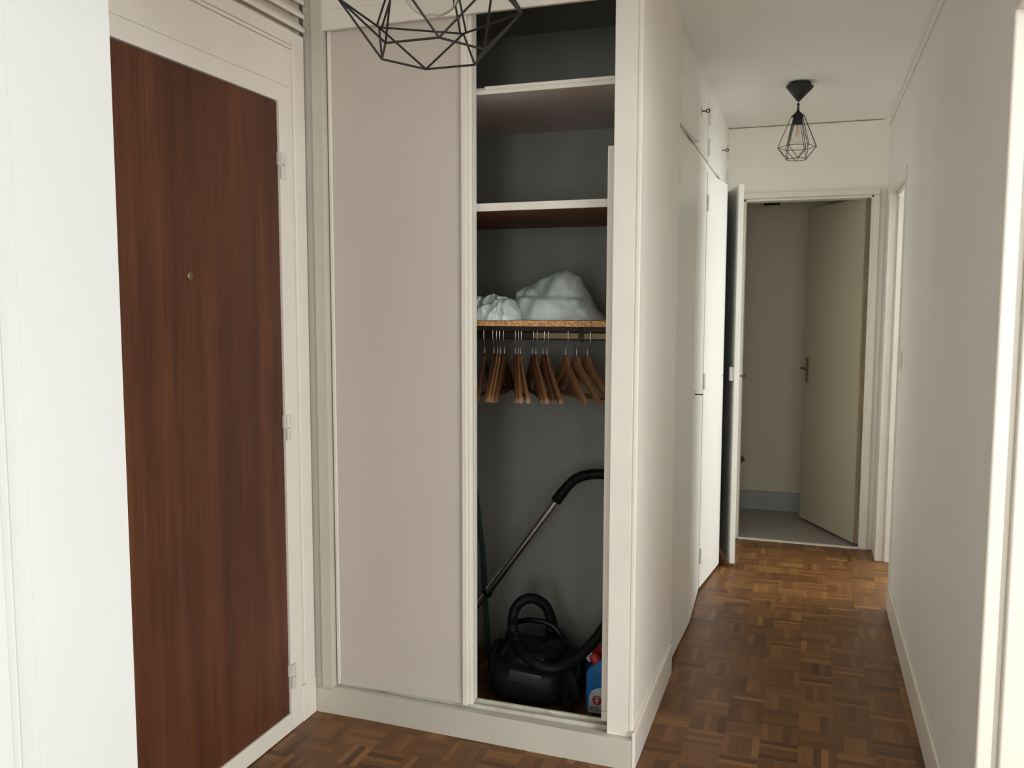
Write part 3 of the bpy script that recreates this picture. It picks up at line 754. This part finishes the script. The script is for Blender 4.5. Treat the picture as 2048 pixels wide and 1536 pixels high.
def carcass(t, y0, y1, z0, z1, mi='cab_in_shade'):
    obj('carcass', B((-1.09, -0.525, y0, y0+0.018, z0, z1), (-1.09, -0.525, y1-0.018, y1, z0, z1), (-1.10, -1.09, y0, y1, z0, z1), (-1.09, -0.525, y0+0.018, y1-0.018, z0, z0+0.018), (-1.09, -0.525, y0+0.018, y1-0.018, z1-0.018, z1)), mi, t)
c1 = thing('tall_cabinet', 'tall cream cabinet with two nearly closed doors beside the closet wall', 'cabinet', (-0.80, 3.855, 0))
carcass(c1, 3.425, 4.362, 0.02, 2.12)
obj('face_frame', B((-0.525, -0.505, 3.345, 3.362, 0.0, 2.148), (-0.545, -0.526, 4.35, 4.362, 0.0, 2.12), (-0.60, -0.524, 3.345, 3.44, 0.0, 2.12), (-0.525, -0.503, 3.362, 4.362, 2.112, 2.148)), 'cab', c1)
leaf(c1, 3.366, 0.495, 0.012, 2.108, 2.0, True, hinges=(1.952, 1.068, 0.160))
l2 = leaf(c1, 4.352, 0.488, 0.012, 2.108, 2.1, False)
key(l2, -0.455, 1.058, flat=True)
c2 = thing('tall_cabinet', 'tall cream cabinet with both doors ajar near the corridor end', 'cabinet', (-0.80, 4.87, 0))
carcass(c2, 4.364, 5.372, 0.02, 2.12)
obj('face_frame', B((-0.525, -0.503, 5.352, 5.49, 0.0, 2.148), (-0.525, -0.503, 4.364, 5.352, 2.112, 2.148)), 'cab', c2)
l3 = leaf(c2, 4.372, 0.484, 0.012, 2.106, 6.4, True, hinges=(1.957, 1.078, 0.183))
b = bmesh.new(); lathe(b, [(0, 0), (0.004, 0), (0.004, 0.001), (0, 0.001)], (0.0002, 0.465, 1.074), 12, rot=Matrix.Rotation(R(90), 3, 'Y')); obj('keyhole', b, 'gap', l3, local=True)
l4 = leaf(c2, 5.345, 0.509, 0.020, 2.106, 15.9, False, thick=0.028)
b = bmesh.new(); bx(b, -0.050, -0.0285, -0.503, -0.470, 1.045, 1.120); obj('rim_lock', b, 'hinge', l4, local=True, label='pale rim lock on the inner face')
key(l4, -0.485, 1.070, plate=False)
o1 = thing('overhead_cabinet', 'overhead cupboard with two hinged doors beside the closet wall', 'cabinet', (-0.80, 3.855, 2.15))
carcass(o1, 3.425, 4.362, 2.15, 2.48)
obj('face_frame', B((-0.525, -0.503, 3.345, 4.362, 2.481, H-0.001), (-0.525, -0.505, 3.345, 3.364, 2.1485, 2.481)), 'cab', o1)
la = leaf(o1, 3.368, 0.478, 2.153, 2.478, 2.4, True, hinges=(2.364, 2.218))
lb = leaf(o1, 4.352, 0.498, 2.153, 2.478, 0.4, False, hinges=(2.369, 2.220)); key(lb, -0.30, 2.330)
o2 = thing('overhead_cabinet', 'overhead cupboard at the corridor end above the ajar doors', 'cabinet', (-0.80, 4.87, 2.15))
carcass(o2, 4.364, 5.372, 2.15, 2.48)
obj('face_frame', B((-0.525, -0.503, 4.362, 5.49, 2.481, H-0.001), (-0.525, -0.503, 5.346, 5.49, 2.1485, 2.4805)), 'cab', o2)
leaf(o2, 4.366, 0.452, 2.153, 2.478, 0.3, True)
lc = leaf(o2, 5.340, 0.515, 2.153, 2.478, 0.2, False, hinges=(2.362, 2.215)); key(lc, -0.325, 2.318)

# ------------------------------------------------------------------ corridor end doorway and toilet room
t2 = thing('trim_4', 'cream casing around the toilet doorway', 'door frame', (-0.035, 5.49, 0), kind='structure')
for s in (-1, 1):
    xi = 0.315 if s > 0 else -0.390
    obj('casing', B((min(xi+s*0.012, xi+s*0.045), max(xi+s*0.012, xi+s*0.045), 5.462, 5.492, 0, 2.0985), bevel=0.003), 'trim', t2)
    obj('jamb', B((min(xi, xi+s*0.02), max(xi, xi+s*0.02), 5.478, 5.585, 0, 2.100), bevel=0.002), 'trim', t2)
obj('head_casing', B((-0.435, 0.36, 5.462, 5.492, 2.099, 2.1325), bevel=0.003), 'trim', t2)
obj('head', B((-0.41, 0.335, 5.478, 5.585, 2.084, 2.0985), bevel=0.002), 'trim', t2)
obj('backband', B((0.3605, 0.389, 5.478, 5.4899, 0, 2.132), bevel=0.003), 'trim', t2)
d2 = thing('door_2', 'cream toilet door standing open inwards', 'door', (0.285, 5.525, 0), R(-62), kind='structure')   # local -X runs from hinge to free edge
bm = bmesh.new(); bx(bm, -0.672, 0.0, -0.001, 0.037, 0.02, 2.095); bmesh.ops.bevel(bm, geom=bm.edges[:], offset=0.002, segments=2, affect='EDGES')
slab2 = obj('slab', bm, 'wc_door', d2, local=True)
bm = bmesh.new(); bx(bm, 0.0002, 0.012, 0.003, 0.034, 0.02, 2.09); obj('hinge_edge', bm, 'bare_wood', d2, local=True, label='bare wood hinge edge')
hd = obj('handle_plate', B((-0.632, -0.600, -0.008, -0.0012, 0.945, 1.115), bevel=0.003), 'brass', d2, local=True, label='dull brass handle plate')
bm = bmesh.new(); tube(bm, smooth_path([(-0.616, -0.006, 1.045), (-0.616, -0.045, 1.045), (-0.606, -0.052, 1.045), (-0.56, -0.054, 1.043), (-0.515, -0.052, 1.04)], 5), 0.0075, 10)
obj('lever', bm, 'brass', hd, local=True, smooth=50)
vt = thing('air_vent', 'small dark vent high on the toilet back wall', 'vent', (-0.27, 6.335, 2.15))
obj('vent_frame', B((-0.345, -0.205, 6.328, 6.339, 2.138, 2.215), bevel=0.002), 'wc_wall', vt)
obj('vent_hole', B((-0.33, -0.22, 6.324, 6.3279, 2.152, 2.20)), 'vent', vt)
# toilet, mostly hidden by the open cabinet door
tl = thing('toilet', 'white toilet with a dark seat just inside the doorway', 'toilet', (-0.65, 6.0, 0))
bm = bmesh.new(); lathe(bm, [(0.10, 0.0), (0.11, 0.02), (0.085, 0.12), (0.10, 0.22), (0.16, 0.33), (0.178, 0.385), (0.17, 0.395), (0.0, 0.395)], (-0.645, 6.0, 0), 32, sx=1.35, sy=1.0)
obj('bowl', bm, 'porcelain', tl, smooth=50)
bm = bmesh.new(); lathe(bm, [(0.0, 0.396), (0.180, 0.396), (0.187, 0.405), (0.187, 0.418), (0.178, 0.43), (0.0, 0.436)], (-0.645, 6.0, 0), 32, sx=1.35, sy=1.0)
obj('seat', bm, 'seat_dark', tl, smooth=50, label='dark toilet seat')
obj('tank', superbox((-0.98, 6.0), 0.09, 0.20, 0.40, 0.78, 0.35, 0.2), 'porcelain', tl, smooth=50)
obj('tank_foot', B((-1.06, -0.80, 5.93, 6.07, 0.0, 0.42), bevel=0.01), 'porcelain', tl)

# ------------------------------------------------------------------ right hand doorways
t3 = thing('trim_5', 'cream frame of the bright side doorway on the right', 'door frame', (0.45, 4.83, 0), kind='structure')
obj('jamb', B((0.392, 0.430, 5.240, 5.262, 0, 2.10), bevel=0.003), 'trim', t3)
obj('jamb', B((0.4302, 0.4383, 5.244, 5.262, 0, 2.10)), 'trim', t3)
obj('jamb', B((0.4385, 0.525, 5.226, 5.262, 0, 2.10), bevel=0.003), 'trim', t3)
obj('jamb', B((0.392, 0.525, 4.396, 4.414, 0, 2.10), bevel=0.003), 'trim', t3)
obj('head', B((0.392, 0.432, 4.414, 5.240, 2.080, 2.112), bevel=0.003), 'trim', t3)
obj('head', B((0.4325, 0.525, 4.414, 5.226, 2.055, 2.10), bevel=0.003), 'trim', t3)
t4 = thing('trim_6', 'bright cream door frame at the right picture edge', 'door frame', (0.45, 2.17, 0), kind='structure')
obj('jamb', B((0.394, 0.428, 2.160, 2.182, 0, 2.10), bevel=0.006, seg=3), 'trim', t4)
obj('jamb', B((0.4285, 0.440, 2.174, 2.182, 0, 2.10)), 'trim', t4)
obj('jamb', B((0.4405, 0.525, 2.150, 2.182, 0, 2.10), bevel=0.004), 'trim', t4)
obj('head', B((0.394, 0.428, -0.50, 2.160, 2.085, 2.112), bevel=0.004), 'trim', t4)
obj('head', B((0.4285, 0.525, -0.50, 2.150, 2.075, 2.10), bevel=0.004), 'trim', t4)
sw = thing('light_switch', 'small white light switch on the grey wall beside the side doorway', 'switch', (0.399, 4.315, 1.205))
obj('switch_plate', B((0.391, 0.3998, 4.278, 4.352, 1.162, 1.248), bevel=0.003), 'trim_white', sw)
obj('rocker', B((0.387, 0.3912, 4.295, 4.335, 1.18, 1.23), bevel=0.002), 'trim_white', sw)

# ------------------------------------------------------------------ lamps
def rod(bm, a, b, r):
    tube(bm, [a, b], r, 8)
def cage(t, rings, edges, r, m='wire'):
    """each wire of the cage is a part"""
    for a, b in edges:
        bm = bmesh.new(); rod(bm, a, b, r); obj('cage_wire', bm, m, t, smooth=50)
def hexa(cx, cy, z, rad, ph): return [Vector((cx+rad*math.cos(ph+k*PI/3), cy+rad*math.sin(ph+k*PI/3), z)) for k in range(6)]
# near pendant: wide faceted cage
LX, LY = -0.759, 1.686
lp = thing('cage_pendant_lamp', 'large black wire cage pendant with a clear globe bulb near the camera', 'lamp', (LX, LY, H))
T = hexa(LX, LY, 2.067, 0.19, 0.563); Bo = hexa(LX, LY, 1.97, 0.115, 0.019)
U = hexa(LX, LY, 2.205, 0.075, 0.019+PI/6)
ed = []
for k in range(6):
    ed += [(T[k], T[(k+1) % 6]), (Bo[k], Bo[(k+1) % 6]), (T[k], Bo[k]), (T[k], Bo[(k+1) % 6])]
    tang = (T[(k+1) % 6]-T[k-1]).normalized()*0.007
    Uk = Vector((LX, LY, 2.30))+(T[k]-Vector((LX, LY, 2.067))).normalized()*0.035
    ed += [(T[k]-tang, Uk-tang*0.4), (T[k]+tang, Uk+tang*0.4)]
cage(lp, None, ed, 0.0024)
bm = bmesh.new(); lathe(bm, [(0.0, 2.335), (0.012, 2.335), (0.042, 2.30), (0.042, 2.29), (0.024, 2.285), (0.024, 2.235), (0.0, 2.235)], (LX, LY, 0), 24)
obj('lamp_holder', bm, 'lampcap', lp, smooth=35)
bm = bmesh.new(); tube(bm, [(LX, LY, 2.335), (LX, LY, 2.47)], 0.0035, 8); obj('cord', bm, 'lampcap', lp, smooth=50)
bm = bmesh.new(); lathe(bm, [(0.0, 2.455), (0.008, 2.455), (0.06, 2.515), (0.06, H-0.001), (0.0, H-0.001)], (LX, LY, 0), 28); obj('ceiling_canopy', bm, 'lampcap', lp, smooth=35)
def globe(cx, cy, zc, r, neck_r, ztop, seg=36):
    bm = bmesh.new(); prof = [(0.0, zc-r)]
    for k in range(1, 22):
        a = -PI/2+PI*k/24; prof.append((r*math.cos(a), zc+r*math.sin(a)))
    prof = [p for p in prof if not (p[1] > zc and p[0] < neck_r)]
    prof += [(neck_r, zc+math.sqrt(r*r-neck_r*neck_r)+0.006), (neck_r*0.95, ztop)]
    inner = [(max(0, p[0]-0.0012) if i else 0.0, p[1]+(0.0012 if i == 0 else 0)) for i, p in enumerate(prof)]
    full = prof+inner[::-1]
    lathe(bm, full, (cx, cy, 0), seg)
    return bm
gb = obj('bulb', globe(LX, LY, 2.1105, 0.064, 0.019, 2.236), 'glass', lp, smooth=60, label='clear globe bulb')
bm = bmesh.new()
for k in range(4):
    a = k*PI/2; tube(bm, [(LX+0.006*math.cos(a), LY+0.006*math.sin(a), 2.225), (LX+0.014*math.cos(a), LY+0.014*math.sin(a), 2.13)], 0.0011, 6)
obj('filament', bm, 'filament', gb, smooth=50)
# far lamp: tall cage under a ceiling cone
QX, QY = -0.088, 4.50
l2_ = thing('cage_ceiling_lamp', 'small black teardrop cage lamp on the corridor ceiling', 'lamp', (QX, QY, H))
rot = Matrix.Rotation(R(3.5), 3, 'Y')
bm = bmesh.new(); lathe(bm, [(0.0, 0.0), (0.007, 0.002), (0.063, 0.066), (0.064, 0.072), (0.052, 0.078), (0.0, 0.078)], (QX, QY, 2.441), 32, rot=rot)
obj('ceiling_canopy', bm, 'lampcap', l2_, smooth=35)
bm = bmesh.new(); lathe(bm, [(0.0, 0), (0.05, 0), (0.05, 0.016), (0.0, 0.016)], (QX+0.006, QY, H-0.0165), 24); obj('mounting_plate', bm, 'lampcap', l2_, smooth=35)
bm = bmesh.new(); tube(bm, [(QX, QY, 2.40), (QX, QY, 2.445)], 0.0022, 8); obj('cord', bm, 'lampcap', l2_, smooth=50)
bm = bmesh.new(); lathe(bm, [(0.0, 2.431), (0.006, 2.431), (0.0068, 2.421), (0.0, 2.421)], (QX, QY, 0), 14); obj('cord_grip', bm, 'lampcap', l2_, smooth=40)
bm = bmesh.new(); lathe(bm, [(0.0, 2.419), (0.004, 2.417), (0.0075, 2.395), (0.031, 2.372), (0.029, 2.370), (0.0225, 2.370), (0.0225, 2.334), (0.0, 2.334)], (QX, QY, 0), 24)
obj('lamp_holder', bm, 'lampcap', l2_, smooth=35)
T = hexa(QX, QY, 2.224, 0.090, 0.10); Bo = hexa(QX, QY, 2.166, 0.050, 0.10+PI/6); ed = []
for k in range(6):
    ed += [(T[k], T[(k+1) % 6]), (Bo[k], Bo[(k+1) % 6]), (T[k], Bo[k]), (T[(k+1) % 6], Bo[k])]
    tang = (T[(k+1) % 6]-T[k-1]).normalized()*0.004
    Uk = Vector((QX, QY, 2.371))+(T[k]-Vector((QX, QY, 2.224))).normalized()*0.030
    ed += [(T[k]-tang, Uk-tang), (T[k]+tang, Uk+tang)]
cage(l2_, None, ed, 0.0015)
bm = bmesh.new(); prof = [(0.0, 2.243), (0.018, 2.246), (0.027, 2.256), (0.030, 2.270), (0.027, 2.292), (0.019, 2.318), (0.0165, 2.335)]
inner = [(max(0, p[0]-0.0009), p[1]+(0.001 if i == 0 else 0)) for i, p in enumerate(prof)]
lathe(bm, prof+inner[::-1], (QX, QY, 0), 28); gb = obj('bulb', bm, 'glass', l2_, smooth=60, label='clear filament bulb')
bm = bmesh.new()
for k in range(4):
    a = k*PI/2+0.4; tube(bm, [(QX+0.004*math.cos(a), QY+0.004*math.sin(a), 2.325), (QX+0.008*math.cos(a), QY+0.008*math.sin(a), 2.275)], 0.0012, 6)
obj('filament', bm, 'filament', gb, smooth=50)
